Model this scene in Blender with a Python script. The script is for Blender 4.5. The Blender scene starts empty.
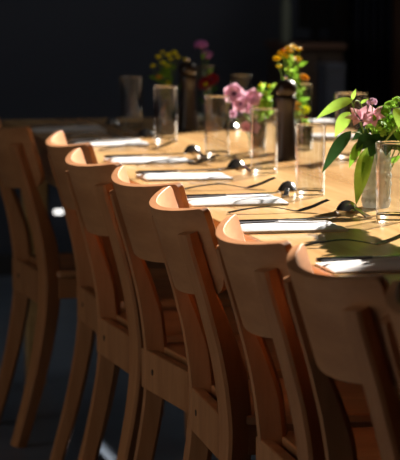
import bpy, bmesh, math, random
from mathutils import Vector, Matrix
random.seed(7)
scene = bpy.context.scene
C = scene.collection
R = math.radians

# ------------------------------------------------------------------ camera
# world: table edge nearest the camera runs along +Y at x = 0, floor at z = 0
F_PX, W_PX, H_PX = 2600.0, 400.0, 460.0
YAW, PITCH = R(12.29), R(6.255)
TABLE_Z = 0.74
CAM = Vector((-1.015, 0.0, 1.23))
cam_data = bpy.data.cameras.new('camera')
cam = bpy.data.objects.new('camera', cam_data); C.objects.link(cam)
cam.location = CAM
cam.rotation_euler = (R(90) - PITCH, 0, -YAW)
cam_data.sensor_fit = 'HORIZONTAL'
cam_data.lens = 135.0
cam_data.sensor_width = 135.0 * W_PX / F_PX
cam_data.clip_end = 60
cam_data.dof.use_dof = True
cam_data.dof.focus_distance = 4.55
cam_data.dof.aperture_fstop = 5.6
scene.camera = cam
FWD = Vector((math.sin(YAW) * math.cos(PITCH), math.cos(YAW) * math.cos(PITCH), -math.sin(PITCH)))
RGT = Vector((math.cos(YAW), -math.sin(YAW), 0))
UPV = RGT.cross(FWD)

def ray(px, py):
    return FWD + RGT * ((px - W_PX / 2) / F_PX) + UPV * ((H_PX / 2 - py) / F_PX)
def on_z(px, py, z=TABLE_Z):
    d = ray(px, py); return CAM + d * ((z - CAM.z) / d.z)
def on_x(px, py, x):
    d = ray(px, py); return CAM + d * ((x - CAM.x) / d.x)
def on_y(px, py, y):
    d = ray(px, py); return CAM + d * ((y - CAM.y) / d.y)

# ------------------------------------------------------------------ light
scene.view_settings.view_transform = 'Standard'
scene.view_settings.look = 'None'
scene.view_settings.gamma = 1
scene.view_settings.use_curve_mapping = False
scene.view_settings.exposure = 0.0
world = bpy.data.worlds.new('sky'); scene.world = world
world.use_nodes = True
bg = world.node_tree.nodes['Background']
bg.inputs[0].default_value = (1.0, 0.93, 0.80, 1)
bg.inputs[1].default_value = 1.6

SUN_AZ, SUN_EL = R(47), R(29)          # azimuth measured from +X towards +Y
sun_dir = Vector((math.cos(SUN_AZ) * math.cos(SUN_EL), math.sin(SUN_AZ) * math.cos(SUN_EL), math.sin(SUN_EL)))
sd = bpy.data.lights.new('sun', 'SUN'); sd.energy = 27.0; sd.color = (1.0, 0.90, 0.76); sd.angle = R(0.6)
so = bpy.data.objects.new('sun', sd); C.objects.link(so)
so.rotation_euler = sun_dir.to_track_quat('Z', 'Y').to_euler()
so.location = (4, 8, 5)

# room extents and openings
X0, X1, Y0, Y1, ZC = -3.4, 2.3, -1.6, 9.6, 3.7
WIN_R = (6.18, 8.90, 1.80, 3.0)       # right wall window: y0 y1 z0 z1
FILL_WIN_L = (3.5, 5.3, 0.05, 2.7)          # left wall opening, added to send fill onto the chair backs
def portal(name, x, win, facing):
    a = bpy.data.lights.new(name, 'AREA'); a.shape = 'RECTANGLE'
    a.size = win[1] - win[0]; a.size_y = win[3] - win[2]
    a.cycles.is_portal = True
    o = bpy.data.objects.new(name, a); C.objects.link(o)
    o.location = (x, (win[0] + win[1]) / 2, (win[2] + win[3]) / 2)
    z = Vector((-facing, 0, 0)); xa = Vector((0, 1, 0)); ya = z.cross(xa)
    o.rotation_euler = Matrix((xa, ya, z)).transposed().to_euler()
portal('window_portal', X0 - 0.16, FILL_WIN_L, 1)  # portal of the added fill window
portal('window_portal', X1 + 0.16, WIN_R, -1)

# ------------------------------------------------------------------ materials
def mat_base(name):
    m = bpy.data.materials.new(name); m.use_nodes = True
    nt = m.node_tree; return m, nt, nt.nodes['Principled BSDF']
def plain(name, col, rough=0.5, metal=0.0, spec=0.5, var=0.0, scale=40.0, bump=0.0, sub=0.0, trans=0.0):
    m, nt, p = mat_base(name)
    p.inputs['Base Color'].default_value = (*col, 1)
    p.inputs['Roughness'].default_value = rough
    p.inputs['Metallic'].default_value = metal
    p.inputs['Specular IOR Level'].default_value = spec
    if sub: p.inputs['Subsurface Weight'].default_value = sub; p.inputs['Subsurface Radius'].default_value = (0.01, 0.006, 0.004)
    if trans: p.inputs['Transmission Weight'].default_value = trans
    tc = nt.nodes.new('ShaderNodeTexCoord')
    n = nt.nodes.new('ShaderNodeTexNoise'); n.inputs['Scale'].default_value = scale; n.inputs['Detail'].default_value = 4
    nt.links.new(tc.outputs['Object'], n.inputs['Vector'])
    if var:
        r = nt.nodes.new('ShaderNodeMix'); r.data_type = 'RGBA'
        r.inputs[6].default_value = (*[max(0, c * (1 - var)) for c in col], 1)
        r.inputs[7].default_value = (*[min(1, c * (1 + var)) for c in col], 1)
        nt.links.new(n.outputs['Fac'], r.inputs[0]); nt.links.new(r.outputs[2], p.inputs['Base Color'])
    if bump:
        b = nt.nodes.new('ShaderNodeBump'); b.inputs['Strength'].default_value = bump; b.inputs['Distance'].default_value = 0.002
        nt.links.new(n.outputs['Fac'], b.inputs['Height']); nt.links.new(b.outputs['Normal'], p.inputs['Normal'])
    return m
def wood(name, dark, light, stretch, rough=0.4, coat=0.0, ring=9.0, spec=0.5):
    m, nt, p = mat_base(name)
    tc = nt.nodes.new('ShaderNodeTexCoord'); mp = nt.nodes.new('ShaderNodeMapping')
    mp.inputs['Scale'].default_value = stretch
    nt.links.new(tc.outputs['Object'], mp.inputs['Vector'])
    w = nt.nodes.new('ShaderNodeTexNoise'); w.inputs['Scale'].default_value = ring; w.inputs['Detail'].default_value = 6
    w.inputs['Roughness'].default_value = 0.6; w.inputs['Distortion'].default_value = 0.4
    nt.links.new(mp.outputs[0], w.inputs['Vector'])
    f = nt.nodes.new('ShaderNodeTexNoise'); f.inputs['Scale'].default_value = ring * 7; f.inputs['Detail'].default_value = 3
    nt.links.new(mp.outputs[0], f.inputs['Vector'])
    ad = nt.nodes.new('ShaderNodeMath'); ad.operation = 'MULTIPLY_ADD'; ad.inputs[1].default_value = 0.35
    nt.links.new(f.outputs['Fac'], ad.inputs[0]); nt.links.new(w.outputs['Fac'], ad.inputs[2])
    cr = nt.nodes.new('ShaderNodeValToRGB')
    cr.color_ramp.elements[0].position = 0.48; cr.color_ramp.elements[0].color = (*dark, 1)
    cr.color_ramp.elements[1].position = 0.88; cr.color_ramp.elements[1].color = (*light, 1)
    nt.links.new(ad.outputs[0], cr.inputs['Fac']); nt.links.new(cr.outputs['Color'], p.inputs['Base Color'])
    p.inputs['Roughness'].default_value = rough; p.inputs['Specular IOR Level'].default_value = spec
    p.inputs['Coat Weight'].default_value = coat; p.inputs['Coat Roughness'].default_value = 0.12
    b = nt.nodes.new('ShaderNodeBump'); b.inputs['Strength'].default_value = 0.08; b.inputs['Distance'].default_value = 0.001
    nt.links.new(ad.outputs[0], b.inputs['Height']); nt.links.new(b.outputs['Normal'], p.inputs['Normal'])
    return m
def thin_glass(name, tint=(0.945, 0.955, 0.965), ior=1.5, rough=0.02):
    m = bpy.data.materials.new(name); m.use_nodes = True; nt = m.node_tree; nt.nodes.clear()
    out = nt.nodes.new('ShaderNodeOutputMaterial'); mx = nt.nodes.new('ShaderNodeMixShader')
    t = nt.nodes.new('ShaderNodeBsdfTransparent'); t.inputs[0].default_value = (*tint, 1)
    g = nt.nodes.new('ShaderNodeBsdfGlossy'); g.inputs['Roughness'].default_value = rough
    lw = nt.nodes.new('ShaderNodeLayerWeight')                 # Schlick reflectance of a thin pane
    pw = nt.nodes.new('ShaderNodeMath'); pw.operation = 'POWER'; pw.inputs[1].default_value = 2.6
    nt.links.new(lw.outputs['Facing'], pw.inputs[0])
    fr = nt.nodes.new('ShaderNodeMath'); fr.operation = 'MULTIPLY_ADD'; fr.inputs[1].default_value = 0.97; fr.inputs[2].default_value = 0.022
    nt.links.new(pw.outputs[0], fr.inputs[0])
    nt.links.new(fr.outputs[0], mx.inputs[0]); nt.links.new(t.outputs[0], mx.inputs[1]); nt.links.new(g.outputs[0], mx.inputs[2])
    nt.links.new(mx.outputs[0], out.inputs[0]); return m
def leafy(name, col, trans=0.45, rough=0.45):
    m = bpy.data.materials.new(name); m.use_nodes = True; nt = m.node_tree
    p = nt.nodes['Principled BSDF']; out = nt.nodes['Material Output']
    p.inputs['Roughness'].default_value = rough; p.inputs['Specular IOR Level'].default_value = 0.12
    tc = nt.nodes.new('ShaderNodeTexCoord'); n = nt.nodes.new('ShaderNodeTexNoise'); n.inputs['Scale'].default_value = 60
    nt.links.new(tc.outputs['Object'], n.inputs['Vector'])
    r = nt.nodes.new('ShaderNodeMix'); r.data_type = 'RGBA'
    r.inputs[6].default_value = (*[c * 0.72 for c in col], 1); r.inputs[7].default_value = (*[min(1, c * 1.25) for c in col], 1)
    nt.links.new(n.outputs['Fac'], r.inputs[0]); nt.links.new(r.outputs[2], p.inputs['Base Color'])
    t = nt.nodes.new('ShaderNodeBsdfTranslucent'); nt.links.new(r.outputs[2], t.inputs[0])
    mx = nt.nodes.new('ShaderNodeMixShader'); mx.inputs[0].default_value = trans
    nt.links.new(p.outputs[0], mx.inputs[1]); nt.links.new(t.outputs[0], mx.inputs[2]); nt.links.new(mx.outputs[0], out.inputs[0])
    return m

M = {}
M['chair'] = wood('chair_wood', (0.40, 0.158, 0.060), (0.58, 0.262, 0.112), (1, 1, 0.12), 0.5, 0.0, 14, 0.2)
M['ply'] = wood('backrest_ply', (0.44, 0.182, 0.072), (0.60, 0.275, 0.12), (1, 0.10, 1), 0.5, 0.0, 14, 0.2)
M['seat'] = wood('seat_ply', (0.46, 0.19, 0.075), (0.62, 0.29, 0.125), (0.10, 1, 1), 0.38, 0.0, 12)
M['table'] = wood('table_wood', (0.48, 0.25, 0.080), (0.76, 0.49, 0.215), (1, 0.06, 1), 0.27, 0.25, 7)
M['plug'] = plain('plug_wood', (0.06, 0.03, 0.015), 0.6)
M['glass'] = thin_glass('tumbler_glass')
M['glassbase'] = plain('glass_base', (1, 1, 1), 0.03, trans=1.0)
M['vaseglass'] = thin_glass('vase_glass', (0.93, 0.96, 0.95))
M['linen'] = plain('napkin_linen', (0.66, 0.65, 0.68), 0.85, spec=0.2, var=0.06, scale=200, bump=0.3)
M['steel'] = plain('cutlery_steel', (0.62, 0.62, 0.63), 0.16, metal=1.0, var=0.05)
M['dksteel'] = plain('dark_steel', (0.16, 0.16, 0.17), 0.20, metal=1.0, var=0.05)
M['mill'] = plain('mill_wood', (0.012, 0.006, 0.005), 0.33, var=0.35, scale=30)
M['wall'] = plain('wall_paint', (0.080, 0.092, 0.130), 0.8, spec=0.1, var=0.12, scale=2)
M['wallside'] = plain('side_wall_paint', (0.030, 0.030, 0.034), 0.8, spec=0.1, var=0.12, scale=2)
M['ceil'] = plain('ceiling_paint', (0.32, 0.32, 0.33), 0.85, var=0.08, scale=2)
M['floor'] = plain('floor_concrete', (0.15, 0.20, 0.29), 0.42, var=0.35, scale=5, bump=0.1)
M['frame'] = plain('window_frame', (0.05, 0.05, 0.055), 0.5, var=0.1)
M['green'] = leafy('leaf_green', (0.16, 0.34, 0.03))
M['lime'] = leafy('leaf_lime', (0.34, 0.58, 0.09))
M['dkgreen'] = leafy('leaf_dark', (0.030, 0.085, 0.025), 0.25)
M['stem'] = leafy('stem_green', (0.17, 0.28, 0.06), 0.2)
M['yellow'] = leafy('petal_yellow', (0.92, 0.82, 0.02), 0.35)
M['orange'] = leafy('petal_orange', (0.92, 0.60, 0.01), 0.35)
M['deeporange'] = leafy('petal_deep_orange', (0.88, 0.34, 0.015), 0.35)
M['purple'] = leafy('petal_purple', (0.50, 0.20, 0.62), 0.4)
M['dkpurple'] = leafy('petal_dark_purple', (0.11, 0.03, 0.12), 0.3)
M['red'] = leafy('petal_red', (0.22, 0.014, 0.02), 0.3)
M['pink'] = leafy('petal_pink', (0.74, 0.47, 0.62), 0.4)
M['rose'] = leafy('petal_rose', (0.74, 0.42, 0.52), 0.4)
M['lilac'] = leafy('petal_lilac', (0.62, 0.40, 0.56), 0.4)
M['crystal'] = leafy('frosted_crystal', (0.80, 0.84, 0.80), 0.65, 0.2)
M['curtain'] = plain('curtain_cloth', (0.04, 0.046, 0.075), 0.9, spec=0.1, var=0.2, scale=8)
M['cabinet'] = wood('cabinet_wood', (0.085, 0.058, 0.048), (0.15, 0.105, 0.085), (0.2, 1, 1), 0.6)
M['redwood'] = wood('shelf_wood', (0.18, 0.095, 0.07), (0.27, 0.15, 0.11), (0.2, 1, 1), 0.6)
M['screen'] = plain('screen_black', (0.004, 0.005, 0.009), 0.35)
M['white'] = plain('emissive_white', (0.85, 0.85, 0.85), 0.4)
M['white'].node_tree.nodes['Principled BSDF'].inputs['Emission Color'].default_value = (1, .97, .93, 1)
M['white'].node_tree.nodes['Principled BSDF'].inputs['Emission Strength'].default_value = 2.0  # emissive white for the unidentified small rectangle
M['greyblue'] = plain('box_greyblue', (0.16, 0.18, 0.25), 0.7, var=0.1)
M['bottle'] = plain('bottle_green', (0.25, 0.30, 0.26), 0.3)

# ------------------------------------------------------------------ helpers
def link_mesh(name, bm, mat, parent=None, smooth=True, bevel=0.0, seg=2, sharp=None):
    me = bpy.data.meshes.new(name)
    bmesh.ops.recalc_face_normals(bm, faces=bm.faces)
    bm.to_mesh(me); bm.free()
    me.materials.append(mat)
    if smooth:
        for p in me.polygons: p.use_smooth = True
        me.set_sharp_from_angle(angle=R(sharp or 40))
    o = bpy.data.objects.new(name, me); C.objects.link(o)
    if parent: o.parent = parent
    if bevel:
        b = o.modifiers.new('bevel', 'BEVEL'); b.width = bevel; b.segments = seg; b.limit_method = 'ANGLE'
    return o
def tag(o, label=None, cat=None, group=None, kind=None):
    if label: o['label'] = label
    if cat: o['category'] = cat
    if group: o['group'] = group
    if kind: o['kind'] = kind
    return o
def thing(name, label, cat, loc=(0, 0, 0), rz=0.0, group=None):
    o = bpy.data.objects.new(name, None); C.objects.link(o); o.empty_display_size = 0.05
    o.location = loc; o.rotation_euler = (0, 0, rz)
    return tag(o, label, cat, group)
def copy_tree(o, parent=None):
    c = o.copy(); C.objects.link(c)
    if parent: c.parent = parent
    for ch in list(o.children): copy_tree(ch, c)
    return c
def box(bm, a, b):
    v = [bm.verts.new((x, y, z)) for x in (a[0], b[0]) for y in (a[1], b[1]) for z in (a[2], b[2])]
    for f in ((0, 1, 3, 2), (4, 6, 7, 5), (0, 4, 5, 1), (2, 3, 7, 6), (0, 2, 6, 4), (1, 5, 7, 3)):
        bm.faces.new([v[i] for i in f])
def box_obj(name, a, b, mat, parent=None, bevel=0.0):
    bm = bmesh.new(); box(bm, a, b); return link_mesh(name, bm, mat, parent, False, bevel)
def lathe(prof, n=32, closed=False):
    bm = bmesh.new(); rings = []
    for r, z in prof:
        if r < 1e-6: rings.append([bm.verts.new((0, 0, z))])
        else: rings.append([bm.verts.new((r * math.cos(2 * math.pi * k / n), r * math.sin(2 * math.pi * k / n), z)) for k in range(n)])
    pairs = list(zip(rings, rings[1:]))
    if closed: pairs.append((rings[-1], rings[0]))
    for a, b in pairs:
        for k in range(n):
            k2 = (k + 1) % n
            if len(a) == 1 and len(b) == 1: continue
            if len(a) == 1: bm.faces.new((a[0], b[k], b[k2]))
            elif len(b) == 1: bm.faces.new((a[k], a[k2], b[0]))
            else: bm.faces.new((a[k], a[k2], b[k2], b[k]))
    return bm
def sweep(bm, pts, secs, up=Vector((0, 1, 0))):
    """sweep closed 2-D sections (a along side, b along normal) along pts; side axis ~ up"""
    pts = [Vector(p) for p in pts]; rings = []
    for i, p in enumerate(pts):
        t = (pts[min(i + 1, len(pts) - 1)] - pts[max(i - 1, 0)]).normalized()
        s = (up - t * up.dot(t)).normalized(); n = t.cross(s)
        rings.append([bm.verts.new(p + s * a + n * b) for a, b in secs[i]])
    m = len(rings[0])
    for a, b in zip(rings, rings[1:]):
        for k in range(m): bm.faces.new((a[k], a[(k + 1) % m], b[(k + 1) % m], b[k]))
    bm.faces.new(rings[0]); bm.faces.new(rings[-1][::-1])
def rrect(w, h, c):
    w /= 2; h /= 2
    return [(w, -h + c), (w, h - c), (w - c, h), (-w + c, h), (-w, h - c), (-w, -h + c), (-w + c, -h), (w - c, -h)]
def circ(r, n=8): return [(r * math.cos(2 * math.pi * k / n), r * math.sin(2 * math.pi * k / n)) for k in range(n)]
def tube(bm, pts, r0, r1=None, n=7):
    r1 = r0 if r1 is None else r1; k = len(pts) - 1
    d = Vector(pts[-1]) - Vector(pts[0])
    up = Vector((0, 1, 0)) if abs(d.normalized().y) < 0.8 else Vector((1, 0, 0))
    sweep(bm, pts, [circ(r0 + (r1 - r0) * i / k, n) for i in range(k + 1)], up)
def spline(pts, n=24):
    """Catmull-Rom through the points"""
    P = [Vector(p) for p in pts]; P = [P[0] * 2 - P[1]] + P + [P[-1] * 2 - P[-2]]; out = []
    m = len(P) - 3
    for i in range(n + 1):
        u = i / n * m; k = min(int(u), m - 1); t = u - k
        a, b, c, d = P[k:k + 4]
        out.append(0.5 * ((2 * b) + (c - a) * t + (2 * a - 5 * b + 4 * c - d) * t * t + (3 * b - a - 3 * c + d) * t ** 3))
    return out

# ------------------------------------------------------------------ the room
def struct(o): o['kind'] = 'structure'; return o
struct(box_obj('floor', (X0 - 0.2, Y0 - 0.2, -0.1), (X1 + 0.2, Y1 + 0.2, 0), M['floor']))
struct(box_obj('ceiling', (X0 - 0.2, Y0 - 0.2, ZC), (X1 + 0.2, Y1 + 0.2, ZC + 0.1), M['ceil']))
struct(box_obj('wall_back', (X0 - 0.2, Y1, 0), (X1 + 0.2, Y1 + 0.2, ZC), M['wall']))
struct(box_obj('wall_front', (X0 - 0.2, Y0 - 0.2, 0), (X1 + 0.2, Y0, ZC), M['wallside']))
def wall_with_hole(name, xa, xb, win):
    bm = bmesh.new(); y0, y1, z0, z1 = win
    for a, b in (((xa, Y0, 0), (xb, y0, ZC)), ((xa, y1, 0), (xb, Y1, ZC)), ((xa, y0, 0), (xb, y1, z0)), ((xa, y0, z1), (xb, y1, ZC))):
        box(bm, a, b)
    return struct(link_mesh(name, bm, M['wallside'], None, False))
wall_with_hole('wall_left', X0 - 0.2, X0, FILL_WIN_L)
wall_with_hole('wall_right', X1, X1 + 0.2, WIN_R)
def window(name, xa, win, mullions, rails):
    y0, y1, z0, z1 = win; w = 0.05
    root = struct(thing(name, None, None, (xa, (y0 + y1) / 2, z0)))
    hy = (y1 - y0) / 2; h = z1 - z0
    bm = bmesh.new()
    for a, b in (((-.03, -hy, 0), (.03, -hy + w, h)), ((-.03, hy - w, 0), (.03, hy, h)), ((-.03, -hy, 0), (.03, hy, w)), ((-.03, -hy, h - w), (.03, hy, h))): box(bm, a, b)
    link_mesh('window_frame', bm, M['frame'], root, False)
    for k in range(mullions):
        y = -hy + 2 * hy * (k + 1) / (mullions + 1)
        box_obj('mullion', (-.02, y - .02, w), (.02, y + .02, h - w), M['frame'], root)
    box_obj('pane', (-.003, -hy + w, w), (.003, hy - w, h - w), M['glass'], root)
window('added_fill_window', X0 - 0.1, FILL_WIN_L, 3, 0)  # invented window, brightens the chair backs from the left
window('window_2', X1 + 0.1, WIN_R, 0, 0)
struct(box_obj('baseboard_back', (X0, Y1 - 0.015, 0), (X1, Y1, 0.08), M['frame']))

# ------------------------------------------------------------------ the table
TW, TY0, TY1 = 0.86, 2.35, 7.28
t = thing('dining_table', 'long light wooden dining table laid with glasses, napkins and flowers', 'table', (TW / 2, (TY0 + TY1) / 2, 0))
hl = (TY1 - TY0) / 2; hw = TW / 2
box_obj('tabletop', (-hw, -hl, TABLE_Z - 0.028), (hw, hl, TABLE_Z), M['table'], t, 0.003)
for s in (-1, 1):
    box_obj('apron', (s * (hw - 0.025) - 0.011, -hl + 0.05, 0.625), (s * (hw - 0.025) + 0.011, hl - 0.05, TABLE_Z - 0.028), M['table'], t, 0.002)
    box_obj('apron', (-hw + 0.04, s * (hl - 0.06) - 0.011, 0.625), (hw - 0.04, s * (hl - 0.06) + 0.011, TABLE_Z - 0.028), M['table'], t, 0.002)
    for y in (-hl + 0.10, hl - 0.10):
        bm = bmesh.new()
        sweep(bm, [(s * (hw - 0.075), y, 0), (s * (hw - 0.075), y, TABLE_Z - 0.028)], [rrect(.055, .055, .006), rrect(.075, .075, .006)])
        link_mesh('leg', bm, M['table'], t)

# ------------------------------------------------------------------ chairs
POST = [(-.276, 0), (-.236, .14), (-.206, .28), (-.194, .39), (-.199, .47), (-.210, .54), (-.2245, .60), (-.2395, .655), (-.268, .748)]
def post_x(z):
    for (x0, z0), (x1, z1) in zip(POST, POST[1:]):
        if z <= z1: return x0 + (x1 - x0) * (z - z0) / (z1 - z0)
    (x0, z0), (x1, z1) = POST[-2:]; return x0 + (x1 - x0) * (z - z0) / (z1 - z0)
def make_backrest(par):
    # bent plywood: a cylinder patch whose axis leans back with the posts, so both ends rise a little
    W2, SAG, TH, HT = 0.205, 0.058, 0.014, 0.152
    Rr = (W2 * W2 + SAG * SAG) / (2 * SAG); amax = math.asin(W2 / Rr)
    al = math.atan2(POST[-2][0] - POST[-1][0], POST[-1][1] - POST[-2][1])
    axis = Vector((-math.sin(al), 0, math.cos(al))); nrm = Vector((math.cos(al), 0, math.sin(al)))
    base = Vector((post_x(0.70) - 0.038, 0, 0.70))                          # bulges behind the posts, which are let into its ends
    v1 = (0.776 - base.z) / axis.z; v0 = v1 - HT
    bm = bmesh.new(); NY, NZ = 40, 8; rows = []
    arc = Rr * amax; rt, rb = 0.012, 0.040
    us = [-arc + arc * 2 * (0.5 - 0.5 * math.cos(math.pi * i / NY)) for i in range(NY + 1)]
    for side in (0, 1):
        grid = []
        for u in us:
            e = arc - abs(u)
            vt = v1 - (rt - math.sqrt(max(0, rt * rt - (rt - e) ** 2)) if e < rt else 0)
            vb = v0 + (rb - math.sqrt(max(0, rb * rb - (rb - e) ** 2)) if e < rb else 0)
            a = u / Rr; rr = Rr - (TH if side else 0)
            grid.append([bm.verts.new(base + axis * (vb + (vt - vb) * k / NZ) + nrm * (Rr - rr * math.cos(a)) + Vector((0, rr * math.sin(a), 0))) for k in range(NZ + 1)])
        rows.append(grid)
        for i in range(NY):
            for k in range(NZ): bm.faces.new((grid[i][k], grid[i + 1][k], grid[i + 1][k + 1], grid[i][k + 1]))
    A, B = rows
    for i in range(NY):
        bm.faces.new((A[i][0], A[i + 1][0], B[i + 1][0], B[i][0])); bm.faces.new((A[i][NZ], A[i + 1][NZ], B[i + 1][NZ], B[i][NZ]))
    for k in range(NZ):
        bm.faces.new((A[0][k], A[0][k + 1], B[0][k + 1], B[0][k])); bm.faces.new((A[NY][k], A[NY][k + 1], B[NY][k + 1], B[NY][k]))
    return link_mesh('backrest', bm, M['ply'], par, True, 0.0025, 2, 50)
def make_chair():
    c = thing('dining_chair', 'wooden chair', 'chair')
    make_backrest(c)
    pts = spline([(x, 0, z) for x, z in POST], 30)
    for y in (-.16, .16):
        bm = bmesh.new(); secs = []; path = []; be = R(17) * (1 if y < 0 else -1)
        for p in pts:
            d = .032 + .014 * min(1, p.z / .4); w = .034 + .010 * min(1, p.z / .4)
            up = max(0, min(1, (p.z - .50) / .14)); d2 = d - .020 * up
            off = -(d - d2) / 2                                     # the rear face keeps its line
            path.append(p + Vector((off, y, 0)))
            secs.append(rrect(w, d2 * (.86 if p.z > .742 else 1), .005))
        sweep(bm, path, secs, Vector((-math.sin(be), math.cos(be), 0)))
        link_mesh('leg', bm, M['chair'], c, True, 0, 2, 30)
    for y in (-.17, .17):
        bm = bmesh.new()
        sweep(bm, [(.165, y, 0), (.160, y, .417)], [rrect(.028, .028, .004), rrect(.040, .040, .004)])
        link_mesh('leg', bm, M['chair'], c)
    # seat: rounded plywood, a little wider at the front
    bm = bmesh.new(); out = []
    for (cx, cy, r, a0) in ((.165, .158, .045, 0), (-.165, .165, .020, 90), (-.165, -.165, .020, 180), (.165, -.158, .045, 270)):
        for k in range(6):
            a = R(a0 + 18 * k); out.append((cx + r * math.cos(a), cy * (1.0 if cx < 0 else 1.0) + r * math.sin(a)))
    lo = [bm.verts.new((x, y, .420)) for x, y in out]; hi = [bm.verts.new((x, y, .436)) for x, y in out]
    bm.faces.new(lo[::-1]); bm.faces.new(hi)
    for k in range(len(out)): bm.faces.new((lo[k], lo[(k + 1) % len(out)], hi[(k + 1) % len(out)], hi[k]))
    link_mesh('seat', bm, M['seat'], c, True, 0.003)
    rr = box_obj('seat_rail', (-.219, -.142, .350), (-.197, .182, .430), M['chair'], c, 0.003)
    for y in (.10,):
        bm = lathe([(0, 0), (.006, 0), (.006, .0015), (0, .0015)], 12)
        bmesh.ops.rotate(bm, verts=bm.verts, matrix=Matrix.Rotation(R(-90), 3, 'Y')); bmesh.ops.translate(bm, verts=bm.verts, vec=(-.2188, y, .392))
        link_mesh('plug', bm, M['plug'], rr)
    box_obj('seat_rail', (.150, -.152, .367), (.172, .152, .420), M['chair'], c, 0.002)
    for s in (-1, 1):
        box_obj('seat_rail', (-.176, s * .168 - .010, .367), (.148, s * .168 + .010, .420), M['chair'], c, 0.002)
    return c
chair0 = make_chair()
# (x, y, turn) of the seat centre; the row runs along the near edge of the table
CHAIRS = [
    (0.225, 3.06, 0, 'brown wooden chair cut off by the right picture edge, nearest the camera'),
    (0.203, 3.485, 1.3, 'brown wooden chair with its whole backrest in view at lower right, second from right'),
    (0.191, 3.900, -1.5, 'brown wooden chair third from the right, before the nearest lit napkin'),
    (0.184, 4.407, -2.6, 'brown wooden chair fourth from the right, in the middle of the row'),
    (0.207, 4.89, 5, 'brown wooden chair fifth from the right, fourth from the left of the row'),
    (0.190, 5.345, 2.2, 'brown wooden chair third from the left, with a sunlit backrest tip'),
    (0.229, 5.861, 0, 'dim brown wooden chair second from the left of the row'),
    (0.165, 6.437, 3.2, 'dark blurred wooden chair at the left picture edge, farthest from the camera'),
]
for i, (x, y, a, lab) in enumerate(CHAIRS):
    c = chair0 if i == 0 else copy_tree(chair0)
    c.location = (x - 0.008, y, 0); c.rotation_euler = (0, 0, R(a)); tag(c, lab, 'chair', 'wooden chairs along the near side of the table')

# ------------------------------------------------------------------ tumblers
def make_tumbler(name, H, rt, rb, th=.0022, base=.014, mat='glass'):
    g = thing(name, '-', 'glass')
    prof = [(rb, .002), (rb + (rt - rb) * .3, H * .3), (rb + (rt - rb) * .65, H * .65), (rt, H - .0015),
            (rt - th * .3, H), (rt - th * .7, H), (rt - th, H - .0015), (rb - th + (rt - rb) * .5, H * .5), (rb - th, base + .001)]
    link_mesh('glass_wall', lathe(prof, 40), M[mat], g)
    link_mesh('glass_base', lathe([(0, 0), (rb - .004, 0), (rb - .0006, .003), (rb - .0006, base - .002), (rb - .003, base), (rb * .5, base - .002), (0, base - .003)], 40), M['glassbase'], g)
    link_mesh('rim', lathe([(rt - th * .5 + .0013 * math.cos(a), H + .0013 * math.sin(a)) for a in [2 * math.pi * k / 8 for k in range(8)]], 40, True), M['glassbase'], g)
    return g
tum = make_tumbler('tumbler', .140, .0305, .0285)
TUMBLERS = [
    (392, 221, 'clear tumbler cut by the right picture edge, before the crystal vase'),
    (310, 196, 'clear tumbler second from the right of the near row, below the orange flowers'),
    (264, 174, 'clear tumbler in front of the pink pansies and beside the dark mill'),
    (217, 157, 'clear tumbler to the left of the pink pansies'),
    (165.5, 143, 'clear tumbler standing in front of the dim yellow flowers'),
    (132, 129, 'blurred dim tumbler leftmost of the row at the far table end'),
    (241, 127, 'dim tumbler on the far side of the table behind the pink pansies'),
]
for i, (px, py, lab) in enumerate(TUMBLERS):
    g = tum if i == 0 else copy_tree(tum)
    g.location = on_z(px, py); tag(g, lab, 'glass', 'tumblers on the table')
jar = make_tumbler('glass_jar', .152, .040, .037, .003)
jar.location = on_z(351, 160); tag(jar, 'wide clear glass behind the leaves of the big bouquet', 'glass')

# ------------------------------------------------------------------ napkins and cutlery
def make_napkin(seed, L=.185, Wd=.118, H=.010):
    rnd = random.Random(seed); bm = bmesh.new(); nx, ny = 20, 10
    ph = rnd.uniform(0, 6)
    def top(u, v):
        e = min(1, u / .06, (1 - u) / .04) ** .5 * min(1, v / .10, (1 - v) / .10) ** .5
        return (H * (0.80 + .18 * math.sin(3.2 * u + ph) + .10 * math.sin(9 * v + ph * 2)) + .004 * max(0, u - .6)) * (0.45 + .55 * e)
    g = [[bm.verts.new((L * i / nx, Wd * (j / ny - .5) * (1 + .05 * math.sin(2.5 * i / nx + ph)), top(i / nx, j / ny))) for j in range(ny + 1)] for i in range(nx + 1)]
    b = [[bm.verts.new((L * i / nx, Wd * (j / ny - .5) * (1 + .05 * math.sin(2.5 * i / nx + ph)), 0)) for j in range(ny + 1)] for i in range(nx + 1)]
    for i in range(nx):
        for j in range(ny):
            bm.faces.new((g[i][j], g[i + 1][j], g[i + 1][j + 1], g[i][j + 1])); bm.faces.new((b[i][j], b[i][j + 1], b[i + 1][j + 1], b[i + 1][j]))
        for j in (0, ny): bm.faces.new((g[i][j], g[i + 1][j], b[i + 1][j], b[i][j]))
    for j in range(ny):
        for i in (0, nx): bm.faces.new((g[i][j], g[i][j + 1], b[i][j + 1], b[i][j]))
    return bm
def make_knife():
    k = thing('table_knife', '-', 'knife')
    bm = bmesh.new(); sweep(bm, [(0, 0, .004), (.01, 0, .004), (.05, 0, .004), (.09, 0, .004)], [rrect(.008, .005, .0015), rrect(.013, .007, .002), rrect(.013, .006, .002), rrect(.008, .004, .001)], Vector((0, 1, 0)))
    link_mesh('handle', bm, M['dksteel'], k)
    bm = bmesh.new(); sweep(bm, [(.088, 0, .004), (.10, .001, .004), (.16, .001, .004), (.185, .003, .004), (.197, .006, .004)], [rrect(.008, .003, .0008), rrect(.016, .002, .0006), rrect(.017, .002, .0006), rrect(.012, .002, .0006), rrect(.002, .001, .0002)])
    link_mesh('blade', bm, M['steel'], k); return k
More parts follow.
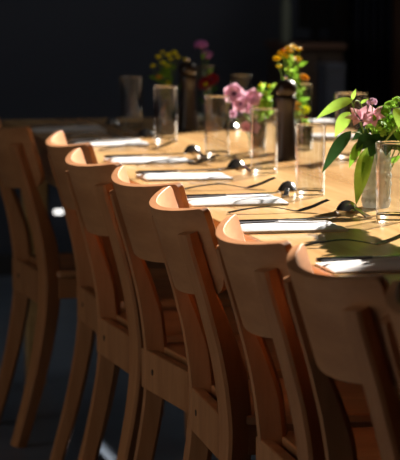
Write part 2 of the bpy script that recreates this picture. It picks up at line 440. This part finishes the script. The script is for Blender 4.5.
def make_fork():
    f = thing('fork', '-', 'fork')
    prof = spline([(0, 0, .0025), (.035, 0, .0085), (.075, 0, .0115), (.105, 0, .0075), (.128, 0, .0028), (.140, 0, .0045)], 24)
    bm = bmesh.new(); secs = []
    for i, p in enumerate(prof):
        u = i / 24; w = .013 - .008 * min(1, u / .62) if u < .72 else .005 + .019 * (u - .72) / .28
        secs.append(rrect(w, .0020, .0006))
    sweep(bm, prof, secs); link_mesh('handle', bm, M['dksteel'], f)
    for k in range(4):
        y = -.0095 + .0063 * k; bm = bmesh.new()
        sweep(bm, spline([(.139, y, .0043), (.160, y, .0105), (.178, y, .0180), (.190, y, .0225)], 8), [rrect(.0042 - .0022 * i / 8, .0024 - .001 * i / 8, .0004) for i in range(9)])
        link_mesh('tine', bm, M['dksteel'], f)
    return f
def make_spoon():
    s = thing('spoon', '-', 'spoon')                     # lies face down: the back of the bowl is up; handle along -Y
    bm = bmesh.new(); na, nr = 28, 8; rings = []
    for side in (0, 1):
        rs = []
        for r in range(1, nr + 1):
            q = r / nr
            rs.append([bm.verts.new(((.0205 - .003 * math.sin(a)) * q * math.cos(a), .031 * q * math.sin(a), .003 + (.017 - side * .0016) * (1 - q ** 2.4))) for a in [2 * math.pi * k / na for k in range(na)]])
        ap = bm.verts.new((0, 0, .020 - side * .0016))
        for k in range(na): bm.faces.new((ap, rs[0][k], rs[0][(k + 1) % na]))
        for r in range(nr - 1):
            for k in range(na): bm.faces.new((rs[r][k], rs[r + 1][k], rs[r + 1][(k + 1) % na], rs[r][(k + 1) % na]))
        rings.append(rs[-1])
    for k in range(na): bm.faces.new((rings[0][k], rings[1][k], rings[1][(k + 1) % na], rings[0][(k + 1) % na]))
    link_mesh('bowl', bm, M['steel'], s)
    bm = bmesh.new()
    pr = spline([(0, -.028, .0050), (0, -.045, .0095), (0, -.075, .0075), (0, -.115, .0030), (0, -.135, .0022)], 18)
    sweep(bm, pr, [rrect(.006 + .008 * (i / 18) ** 1.5, .0026, .0008) for i in range(19)], Vector((1, 0, 0)))
    link_mesh('handle', bm, M['steel'], s)
    return s
ORD = ['nearest the camera', 'second from the camera', 'third from the camera', 'fourth from the camera', 'fifth from the camera', 'sixth from the camera', 'farthest from the camera']
# left end (px) of each napkin on the near side, then its turn
NAPKINS = [(333, 273, 0), (242, 233.5, 1), (192, 206.5, -1), (146, 181, 0), (113, 164.5, 2), (74, 147, 0), (36, 132.5, 1)]
FORKS = [(300, 248, 2), (228, 214, 0), (183, 190.5, 0), (136, 166, 0), (99, 151, 1), (62, 138, 0)]
SPOONS = [(347, 211, 2), (288, 191, -16), (236, 168, 3), (192, 153, 0), (146, 136, 4), (112, 125, 0)]
knife = make_knife(); fork = make_fork(); spoon = make_spoon()
knife_d = None
for i, (px, py, a) in enumerate(NAPKINS):
    p = on_z(px, py); p.y += .048
    n = link_mesh('napkin', make_napkin(i), M['linen'], None, True, 0, 2, 60)
    n.location = p; n.rotation_euler = (0, 0, R(a)); tag(n, 'white folded napkin of the near-side setting ' + ORD[i], 'napkin', 'napkins on the near side')
    k = knife if i == 0 else copy_tree(knife)
    k.location = p + Vector((-.008, .020, .0080)); k.rotation_euler = (0, R(-1.0), R(a + 2)); tag(k, 'thin dark table knife on the napkin ' + ORD[i], 'knife', 'knives on the napkins')
for i, (px, py, a) in enumerate(FORKS):
    f = fork if i == 0 else copy_tree(fork)
    f.location = on_z(px, py); f.rotation_euler = (0, 0, R(a)); tag(f, 'dark fork with raised tines, near-side fork ' + ORD[i] if i < 5 else 'dim dark fork at the far left table end', 'fork', 'forks on the near side')
for i, (px, py, a) in enumerate(SPOONS):
    s = spoon if i == 0 else copy_tree(spoon)
    s.location = on_z(px, py); s.rotation_euler = (0, 0, R(a)); tag(s, 'spoon lying face down beside the tumblers, ' + (ORD[i] if i < 5 else 'at the far left table end'), 'spoon', 'spoons beside the tumblers')
# the far side of the table: a few napkins show between the flowers
for i, (px, py, a, lab) in enumerate(((332, 140, 178, 'white napkin on the far side behind the second tumbler from the right'), (322, 125, 182, 'greyish napkin on the far table edge right of the orange flowers'), (402, 200, 176, 'white folded napkin on the far side behind the rightmost tumbler'))):
    n = link_mesh('napkin', make_napkin(20 + i, .17, .075, .014 if i < 2 else .03), M['linen'], None, True, 0, 2, 60)
    p = on_z(px, py); n.location = p + Vector(((.10, .04, .19)[i], 0, 0)); n.rotation_euler = (0, 0, R(a)); tag(n, lab, 'napkin', 'napkins on the far side')
s = copy_tree(spoon); s.location = on_z(233, 130); s.rotation_euler = (0, 0, R(170)); tag(s, 'spoon on the far side, left below the pink pansies', 'spoon')

# ------------------------------------------------------------------ pepper mills
def make_mill():
    g = thing('pepper_mill', '-', 'pepper mill')
    link_mesh('body', lathe([(0, 0), (.0265, 0), (.0275, .004), (.0265, .012), (.0235, .035), (.0205, .075), (.0190, .105), (.0205, .125), (.0235, .138), (.0225, .144), (.016, .147), (0, .147)], 32), M['mill'], g)
    link_mesh('head', lathe([(0, .147), (.017, .147), (.0225, .152), (.0245, .160), (.0235, .170), (.0185, .179), (.010, .184), (0, .185)], 32), M['mill'], g)
    link_mesh('knob', lathe([(0, .184), (.004, .184), (.0062, .189), (.005, .194), (0, .196)], 20), M['steel'], g)
    return g
mill = make_mill()
for i, (px, py, lab) in enumerate(((286, 160, 'dark wooden pepper mill beside the orange flowers'), (188, 131, 'dark pepper mill between the dim yellow and purple flowers'))):
    g = mill if i == 0 else copy_tree(mill)
    g.location = on_z(px, py); tag(g, lab, 'pepper mill', 'pepper mills')

# ------------------------------------------------------------------ flowers
def leaf_bm(bm, base, tip, width, face=Vector((0, -1, .4)), bend=0.15, n=8, wave=0.0):
    base, tip = Vector(base), Vector(tip); ax = tip - base; L = ax.length; t = ax / L
    s = t.cross(face); s = s.normalized() if s.length > 1e-4 else t.orthogonal().normalized(); nn = s.cross(t).normalized()
    rows = []
    for i in range(n + 1):
        u = i / n; w = width / 2 * (math.sin(math.pi * u ** .75) ** .9 if 0 < u < 1 else 0.02)
        c = base + ax * u + nn * (bend * L * math.sin(math.pi * u))
        rows.append([bm.verts.new(c + s * w * q + nn * (w * .28 * abs(q) + wave * w * math.sin(u * 17 + q))) for q in (-1, -.5, 0, .5, 1)])
    for a, b in zip(rows, rows[1:]):
        for k in range(4): bm.faces.new((a[k], a[k + 1], b[k + 1], b[k]))
def petals(bm, c, axis, n, L, w, cup=.3, ph=0):
    c = Vector(c); axis = Vector(axis).normalized(); e = axis.orthogonal().normalized()
    for k in range(n):
        d = Matrix.Rotation(2 * math.pi * k / n + ph, 3, axis) @ e
        leaf_bm(bm, c + d * L * .08, c + d * L + axis * L * cup, w, axis, .12, 5)
def blob(bm, c, r, sq=1.0):
    m = Matrix.Translation(c) @ Matrix.Diagonal((1, 1, sq, 1))
    bmesh.ops.create_icosphere(bm, subdivisions=2, radius=r, matrix=m)
def local_stem(root, a, b, r=.0014, sag=.1):
    a, b = Vector(a), Vector(b); mid = (a + b) / 2 + Vector((0, 0, (b - a).length * sag * .4))
    bm = bmesh.new(); tube(bm, spline([a, mid, b], 10), r, r * .8); return link_mesh('stem', bm, M['stem'], root)
NTH = ['leftmost', 'second from the left', 'third from the left', 'fourth from the left', 'fifth from the left', 'sixth from the left', 'seventh from the left', 'eighth from the left', 'ninth from the left', 'tenth from the left', 'eleventh from the left', 'twelfth from the left']
def nth(px, row): return NTH[sorted(row).index(px)]
def flower(name, label, group, base, head, kind, mat, size, center=None, leaves=0, leafmat='green', rnd=random):
    """base: stem foot in the vase; head: bloom centre (world).  Things: stem, bloom (> centre), leaf"""
    base, head = Vector(base), Vector(head)
    root = thing(name, label, 'flower', base, 0, group); h = head - base
    local_stem(root, (0, 0, 0), h)
    bm = bmesh.new(); ax = (Vector((0, -.55, .6)) + Vector((rnd.uniform(-.5, .5), 0, rnd.uniform(-.3, .3)))).normalized()
    if kind == 'pansy': ax = Vector((-.25 + rnd.uniform(-.25, .25), -1, .3)).normalized()
    if kind == 'button':                                   # tight rounded head of many florets
        blob(bm, h, size * .62, .7)
        for k in range(14):
            a = rnd.uniform(0, 6.28); z = rnd.uniform(-.1, 1); q = math.sqrt(max(0, 1 - z * z))
            blob(bm, h + Vector((q * math.cos(a), q * math.sin(a), z * .6)) * size * .62, size * .26)
    elif kind == 'daisy':
        petals(bm, h, ax, 9, size, size * .55, .25); petals(bm, h, ax, 7, size * .7, size * .45, .6, .3)
    elif kind == 'pansy':
        petals(bm, h, ax, 5, size, size * 1.25, .12); petals(bm, h + ax * .002, ax, 4, size * .8, size, .3, .5)
    elif kind == 'cluster':                                # loose umbel of small florets
        for k in range(26):
            v = Vector((rnd.gauss(0, 1), rnd.gauss(0, 1), rnd.gauss(0, 1))).normalized()
            if v.z < -.5: v.z *= -1
            petals(bm, h + Vector((v.x, v.y, v.z * .7)) * size * .75, v, 5, size * .34, size * .26, .1, rnd.uniform(0, 1))
    elif kind == 'lily':
        petals(bm, h, ax, 6, size, size * .62, .45)
    b = link_mesh('bloom', bm, M[mat], root, kind in ('button', 'pansy', 'daisy', 'lily'))
    if center:
        bm = bmesh.new(); blob(bm, h + ax * size * .10, size * .24, .8)
        for k in range(5): leaf_bm(bm, h + ax * size * .08, h + ax * size * .16 + (Matrix.Rotation(1.256 * k, 3, ax) @ ax.orthogonal().normalized()) * size * .52, size * .16, ax)
        link_mesh('flower_centre', bm, M[center], b)
    for k in range(leaves):
        u = rnd.uniform(.45, .88); p = h * u; a = rnd.uniform(0, 6.28)
        bm = bmesh.new(); leaf_bm(bm, p, p + Vector((math.cos(a) * .022, math.sin(a) * .022, rnd.uniform(.004, .022))), .011)
        link_mesh('leaf', bm, M[leafmat], root)
    return root
def make_vase(name, label, loc, H, rt, rb):
    v = make_tumbler(name, H, rt, rb, .0024, .010, 'vaseglass'); v.location = loc; tag(v, label, 'vase', None); return v

# -- dim yellow flowers at the far end
vp = on_z(169, 124); Yv = vp.y
make_vase('flower_vase', 'clear glass vase of the dim yellow flowers at the far end', vp, .10, .030, .026)
YEL = ((153, 66, .010, 'yellow'), (158, 57, .011, 'yellow'), (163, 63, .010, 'yellow'), (168, 55, .011, 'yellow'), (174, 53, .012, 'yellow'), (167, 66, .012, 'yellow'), (171, 59, .010, 'yellow'), (186, 59.5, .010, 'yellow'), (159, 77, .010, 'deeporange'), (178, 57, .009, 'yellow'), (162.5, 52, .008, 'yellow'), (167.5, 83, .009, 'yellow'))
for k, (px, py, s, m) in enumerate(YEL):
    hd = on_y(px, py, Yv + random.uniform(-.02, .02))
    flower('yellow_flower', 'small yellow flower, %s in the dim bunch at the far end' % nth(px, [q[0] for q in YEL if q[3] == 'yellow']) if m == 'yellow' else 'small orange flower low in the dim yellow bunch', 'dim yellow flowers at the far end' if m == 'yellow' else None, vp + Vector((random.uniform(-.012, .012), random.uniform(-.012, .012), .012)), hd, 'button', m, s, None, 2, 'green')
# -- purple and red flowers behind the far mill
vp = on_z(207, 125); Yv = vp.y
make_vase('flower_vase', 'tall clear vase of purple and red flowers behind the far mill', vp, .160, .026, .026)
for k, (px, py, s, lab) in enumerate(((201, 45, .022, 'purple flower cluster standing highest above the far mill'), (207, 55, .018, 'lower purple flower cluster above the red flowers'))):
    flower('purple_flower', lab, 'purple flowers', vp + Vector((.004 * k, 0, .012)), on_y(px, py, Yv - .01), 'cluster', 'purple', s, None, 1)
for k, (px, py, s, lab) in enumerate(((206, 85, .026, 'dark red flower on the left in front of the tall vase'), (212, 80, .022, 'dark red flower on the right of the tall vase'))):
    flower('red_flower', lab, 'red flowers', vp + Vector((-.006 + .012 * k, -.008, .012)), on_y(px, py, Yv - .035), 'daisy', 'red', s, 'yellow' if k == 0 else 'dkpurple', 2, 'dkgreen')
# -- pink pansies in a small vase
vp = on_z(257, 152); Yv = vp.y
make_vase('flower_vase', 'small clear vase of the pink pansies behind a tumbler', vp, .085, .024, .021)
for k, (px, py, s, c, m, lab) in enumerate(((234, 94, .027, 'dkpurple', 'pink', 'large pale pink pansy with a dark purple centre'), (240, 104, .022, 'dkpurple', 'pink', 'pale pink pansy below the largest one'), (253, 98, .024, None, 'pink', 'pale pink pansy beside the green leaves'), (246, 107, .019, None, 'pink', 'pale pink pansy low between the others'), (233, 114, .011, None, 'lilac', 'small lilac pansy hanging lowest on the left'), (246, 127, .015, None, 'rose', 'rose pink bloom drooping low beside the tumbler'), (255, 128, .015, None, 'rose', 'rose pink bloom seen through the tumbler'))):
    flower('pansy', lab, 'pink pansies', vp + Vector((random.uniform(-.008, .008), random.uniform(-.008, .008), .012)), on_y(px, py, Yv - random.uniform(.0, .03)), 'pansy', m, s, c, 0)
SPR = ((261, 85, 'yellow', .007), (269, 86, 'yellow', .006), (258, 97, 'orange', .012), (266, 93, 'green', .010), (263, 103, 'green', .012), (270, 103, 'green', .011), (259, 108, 'green', .010))
for k, (px, py, m, s) in enumerate(SPR):
    hd = on_y(px, py, Yv - .005)
    r = thing('green_sprig', 'green leafy sprig with small bud beside the pansies, %s' % nth(px, [q[0] for q in SPR]), 'sprig', vp + Vector((0, 0, .012)), 0, 'green sprigs by the pansies'); h = hd - r.location
    local_stem(r, (0, 0, 0), h)
    bm = bmesh.new(); blob(bm, h, s * .7, 1.2); link_mesh('bud', bm, M[m], r)
    for q in range(6):
        a = q * 1.05 + k; p = h * (.66 + .055 * q); bm = bmesh.new()
        leaf_bm(bm, p, p + Vector((math.cos(a) * .022, math.sin(a) * .014, .017)), .011); link_mesh('leaf', bm, M['lime' if q % 2 else 'green'], r)
# -- orange flowers
vp = on_z(302, 150); Yv = vp.y
make_vase('flower_vase', 'tall clear glass vase of the bright orange flowers', vp, .158, .026, .026)
ORA = ((277, 59.5, .012, 'orange'), (281, 53, .012, 'orange'), (288, 48, .010, 'orange'), (293, 47.5, .012, 'orange'), (299, 49, .010, 'orange'), (286, 56, .011, 'orange'), (297, 60, .013, 'orange'), (279, 66, .009, 'yellow'), (290, 51, .010, 'orange'), (304, 78.5, .014, 'deeporange'), (284, 50.5, .009, 'deeporange'))
for k, (px, py, s, m) in enumerate(ORA):
    hd = on_y(px, py, Yv - random.uniform(.0, .03))
    flower('orange_flower', 'small orange flower, %s in the bright bunch above the near mill' % nth(px, [q[0] for q in ORA if q[0] != 304]) if k != 9 else 'single deep orange flower at the rim of the tall vase', 'bright orange flowers' if k != 9 else None, vp + Vector((random.uniform(-.01, .01), random.uniform(-.01, .01), .012)), hd, 'daisy' if k % 3 == 0 else 'button', m, s, None, 4, 'lime' if k % 2 else 'green')
for k, (px, py, m, lab) in enumerate(((297, 107, 'deeporange', 'orange red bloom inside the tall vase of orange flowers'), (304, 122, 'red', 'red bloom lowest inside the tall vase of orange flowers'), (305, 111, 'yellow', 'yellowish bloom inside the tall vase of orange flowers'))):
    flower('submerged_bloom', lab, 'blooms in the vase of orange flowers', vp + Vector((.004 * k - .004, 0, .012)), on_y(px, py, Yv - .008), 'daisy', m, .016, None, 2, 'lime')
# -- the big bouquet in the cut glass vase
vp = on_z(376, 207); Yv = vp.y
cv = thing('crystal_vase', 'frosted cut-glass vase of the big bouquet on the right', 'vase', vp)
prof = [(0, 0), (.024, 0), (.0265, .004), (.0265, .02), (.028, .05), (.0275, .08), (.025, .10), (.0262, .108), (.0245, .108), (.0232, .10), (.0255, .07), (.0245, .02), (.022, .012), (0, .012)]
link_mesh('vase_body', lathe(prof, 40), M['crystal'], cv)
for r_ in range(6):
    for k in range(16):
        a = 2 * math.pi * (k + .5 * (r_ % 2)) / 16; z = .014 + .015 * r_; rr = .0268 if z < .03 else .0280
        bm = bmesh.new(); bmesh.ops.create_icosphere(bm, subdivisions=1, radius=.0045, matrix=Matrix.Translation((rr * math.cos(a), rr * math.sin(a), z)) @ Matrix.Rotation(a, 4, 'Z') @ Matrix.Diagonal((.35, 1, 1.3, 1)))
        link_mesh('cut_facet', bm, M['crystal'], cv, False)
def P(px, py, dy=0.0): return on_y(px, py, Yv + dy)
foot = vp + Vector((0, 0, .016)); mouth = P(374, 158)
def leaf_stem(name, label, stem_px, leaves, group=None, r=.0016):
    """stem through pixels (at the bouquet's depth), leaves: (base px, tip px, width, material, dy base, dy tip)"""
    root = thing(name, label, 'leaf sprig', foot, 0, group)
    pts = [Vector((0, 0, 0)), mouth - foot] + [P(*q) - foot for q in stem_px]
    bm = bmesh.new(); tube(bm, spline(pts, 16), r, r * .7); link_mesh('stem', bm, M['stem'], root)
    for (b, t_, w, m, d0, d1) in leaves:
        bm = bmesh.new(); leaf_bm(bm, P(*b, d0) - foot, P(*t_, d1) - foot, w, Vector((-.3, -1, .5)), .12, 10); link_mesh('leaf', bm, M[m], root)
leaf_stem('leafy_sprig', 'arching sprig with pale green leaves pointing left', [(362, 128, -.01), (355, 112, -.02), (351, 100, -.02)],
          [((353, 99), (316, 119), .021, 'lime', -.02, -.04), ((352, 100), (356, 89), .008, 'lime', -.02, -.02), ((350, 112), (335, 137), .025, 'lime', -.02, -.03)])
leaf_stem('leafy_sprig', 'sprig with a long dark leaf hanging down on the left', [(362, 135, -.02), (352, 132, -.03)], [((351, 131), (322, 173), .024, 'dkgreen', -.03, -.06), ((362, 140), (349, 168), .018, 'green', -.03, -.04)])
leaf_stem('leafy_sprig', 'sprig with a bright green leaf hanging before the vase', [(371, 150, -.02)], [((369, 146), (356, 205), .030, 'lime', -.025, -.045), ((372, 148), (362, 186), .020, 'green', -.02, -.05)])
leaf_stem('leafy_sprig', 'dense dark green leaves over the vase mouth', [(372, 140, -.01)],
          [((374, 136), (355, 152), .030, 'dkgreen', -.02, -.04), ((380, 134), (370, 158), .032, 'dkgreen', -.02, -.04), ((388, 132), (386, 156), .032, 'dkgreen', -.02, -.04), ((378, 138), (402, 150), .030, 'dkgreen', -.01, -.03), ((370, 132), (352, 140), .024, 'dkgreen', .0, -.02), ((392, 138), (410, 146), .03, 'dkgreen', -.01, -.02), ((398, 134), (436, 150), .034, 'green', -.01, -.05), ((394, 130), (440, 122), .034, 'green', .0, -.02), ((390, 132), (424, 172), .03, 'lime', -.01, -.03)])
leaf_stem('leafy_sprig', 'curled pale tendril looping above the pink flower', [(366, 124, -.01), (361, 104, -.01), (355, 101, -.02), (354, 110, -.03), (360, 119, -.03)], [((360, 104), (369, 99), .006, 'lime', -.01, -.01)], None, .0014)
for k, (lab, mid, end) in enumerate((('leafy branch added to the big bouquet out of the picture on the right, shading the table', (.39, -.20, .20), (.40, -.72, .17)), ('longer leafy branch added to the big bouquet far past the right picture edge, shading the table', (.36, -.28, .21), (.31, -.84, .17)))):
    root = thing('leafy_sprig', lab, 'leaf sprig', foot, 0)  # unseen branches, added to cast leaf shade on the near table end
    a_ = mouth - foot; m_ = Vector((mid[0], Yv + mid[1], TABLE_Z + mid[2])) - foot; e_ = Vector((end[0], Yv + end[1], TABLE_Z + end[2])) - foot
    pts = spline([Vector((0, 0, 0)), a_, m_, e_], 24)
    bm = bmesh.new(); tube(bm, pts, .0018, .001); link_mesh('stem', bm, M['stem'], root)
    for q in range(20):
        p = pts[14 + q * 10 // 19]; sd_ = 1 if q % 2 else -1
        bm = bmesh.new(); leaf_bm(bm, p, p + Vector((.020 + .050 * sd_, -.03 - .02 * (q % 3), .024 * sd_ - .012)), .062, Vector((.5, .4, .75)), .1, 8); link_mesh('leaf', bm, M['green' if q % 3 else 'lime'], root)
def bq(name, label, head, kind, mat, size, center=None, leaves=0, lm='green', dy=-.02, group=None):
    return flower(name, label, group, foot, P(*head, dy), kind, mat, size, center, leaves, lm)
bq('pink_flower', 'pink open flower at the middle of the big bouquet', (361, 121), 'lily', 'rose', .030, None, 0, 'green', -.03)
bq('pink_flower', 'pink flower touching the green florets of the big bouquet', (375, 119), 'lily', 'rose', .026, None, 0)
bq('lilac_flower', 'small lilac cluster topmost in the big bouquet', (372, 102), 'cluster', 'lilac', .012, None, 1)
bq('dark_flower', 'dark purple cluster at the right edge of the big bouquet', (397, 111), 'cluster', 'dkpurple', .012, None, 1)
FLO = ((383, 111), (391, 106), (398, 102), (388, 117), (380, 127), (390, 126), (397, 122), (372, 129), (384, 133), (404, 112), (404, 130), (414, 108), (418, 122))
for k, q in enumerate(FLO):
    bq('green_florets', 'cluster of small green florets, %s in the big bouquet' % nth(q[0], [v[0] for v in FLO if v[0] < 400]) if q[0] < 400 else 'green florets of the big bouquet past the right picture edge', q, 'cluster', 'lime' if k % 3 else 'green', .016, None, 1, 'green', -.02 + .03 * (k % 2), 'green florets of the big bouquet')

# ------------------------------------------------------------------ far background along the back wall
YB = Y1 - 0.02
def wallspan(px0, px1, dy=0.0): return on_y(px0, 60, YB - dy).x, on_y(px1, 60, YB - dy).x
def wz(py): return on_y(300, py, YB).z
x0, x1 = wallspan(292, 343, .4); zt = on_y(300, 44, YB - .4).z
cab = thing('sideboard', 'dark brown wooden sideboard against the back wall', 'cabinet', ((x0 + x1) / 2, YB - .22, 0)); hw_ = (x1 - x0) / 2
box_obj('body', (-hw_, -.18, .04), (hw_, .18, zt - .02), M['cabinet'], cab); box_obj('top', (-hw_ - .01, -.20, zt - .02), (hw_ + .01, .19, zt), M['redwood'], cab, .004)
for s in (-1, 1):
    d = box_obj('door', (min(0, s * hw_) + .006, -.195, .06), (max(0, s * hw_) - .006, -.18, zt - .04), M['cabinet'], cab, .003)
    box_obj('handle', (s * .02 - .004, -.207, .45), (s * .02 + .004, -.195, .55), M['dksteel'], d)
for sx in (-1, 1):
    for sy in (-.15, .15): box_obj('foot', (sx * (hw_ - .03) - .015, sy - .015, 0), (sx * (hw_ - .03) + .015, sy + .015, .04), M['cabinet'], cab)
sx0, sx1 = wallspan(298, 332, .22)
scr = thing('screen', 'black flat screen standing on the sideboard', 'screen', ((sx0 + sx1) / 2, YB - .22, zt)); sw = (sx1 - sx0) / 2
box_obj('panel', (-sw, -.015, .05), (sw, .015, .36), M['screen'], scr, .004); box_obj('stand', (-.015, -.01, .01), (.015, .01, .06), M['screen'], scr); box_obj('foot', (-.06, -.05, 0), (.06, .05, .012), M['screen'], scr)
bx = wallspan(281, 290, .24)
bt = thing('bottle', 'dim greenish bottle left of the dark screen', 'bottle', ((bx[0] + bx[1]) / 2, YB - .24, zt))
link_mesh('bottle_body', lathe([(0, 0), (.018, 0), (.02, .01), (.02, .13), (.014, .16), (.008, .18), (.008, .22), (0, .22)], 24), M['bottle'], bt); link_mesh('cap', lathe([(0, .219), (.009, .219), (.009, .24), (0, .24)], 16), M['screen'], bt)
cx0, cx1 = wallspan(349, 389, .1)
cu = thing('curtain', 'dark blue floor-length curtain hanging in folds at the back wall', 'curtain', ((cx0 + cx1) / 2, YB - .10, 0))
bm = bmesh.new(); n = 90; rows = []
for z in (0.02, 1.2, 2.5):
    for off in (0,):
        rows.append([bm.verts.new(((cx1 - cx0) * (k / n - .5), .035 * math.sin(k / n * 2 * math.pi * 5) + .01 * math.sin(k / n * 31), z)) for k in range(n + 1)])
for a, b in zip(rows, rows[1:]):
    for k in range(n): bm.faces.new((a[k], a[k + 1], b[k + 1], b[k]))
d = link_mesh('drape', bm, M['curtain'], cu); sm = d.modifiers.new('thick', 'SOLIDIFY'); sm.thickness = .004
bm = bmesh.new(); tube(bm, [(-.08, 0, 2.51), (0, 0, 2.51), (.08, 0, 2.51)], .010); link_mesh('curtain_rod', bm, M['dksteel'], cu)
hx0, _ = wallspan(391, 400, .3)
sh = thing('bookshelf', 'reddish brown shelf unit beside the dark curtain', 'shelf', (hx0 + .28, YB - .16, 0))
for s in (-1, 1): box_obj('side_panel', (s * .21 - .012, -.14, 0), (s * .21 + .012, .14, 1.9), M['redwood'], sh)
for z in (.05, .38, .68, .82, .96, 1.1, 1.3, 1.6, 1.88): box_obj('shelf_board', (-.198, -.13, z - .012), (.198, .14, z + .012), M['redwood'], sh)
box_obj('back_panel', (-.198, .13, .02), (.198, .14, 1.9), M['cabinet'], sh)
gx = wallspan(322, 341, .62)
gb = thing('storage_box', 'grey blue box standing before the sideboard', 'box', ((gx[0] + gx[1]) / 2, YB - .62, 0))
hh = on_y(330, 63, YB - .62).z
box_obj('body', (-.035, -.06, 0), (.035, .06, hh - .03), M['greyblue'], gb, .004); box_obj('lid', (-.038, -.063, hh - .03), (.038, .063, hh), M['greyblue'], gb, .004)
p = on_y(58, 211.5, Y1)
so_ = thing('white_rectangle', 'small bright white rectangle low on the dark back wall', 'light', (p.x, Y1 - .012, p.z))  # unidentified white rectangle, built as a small emissive plate
box_obj('backing', (-.020, 0, -.012), (.020, .012, .012), M['frame'], so_, .002)
box_obj('white_face', (-.017, -.006, -.008), (.017, 0, .008), M['white'], so_, .002)
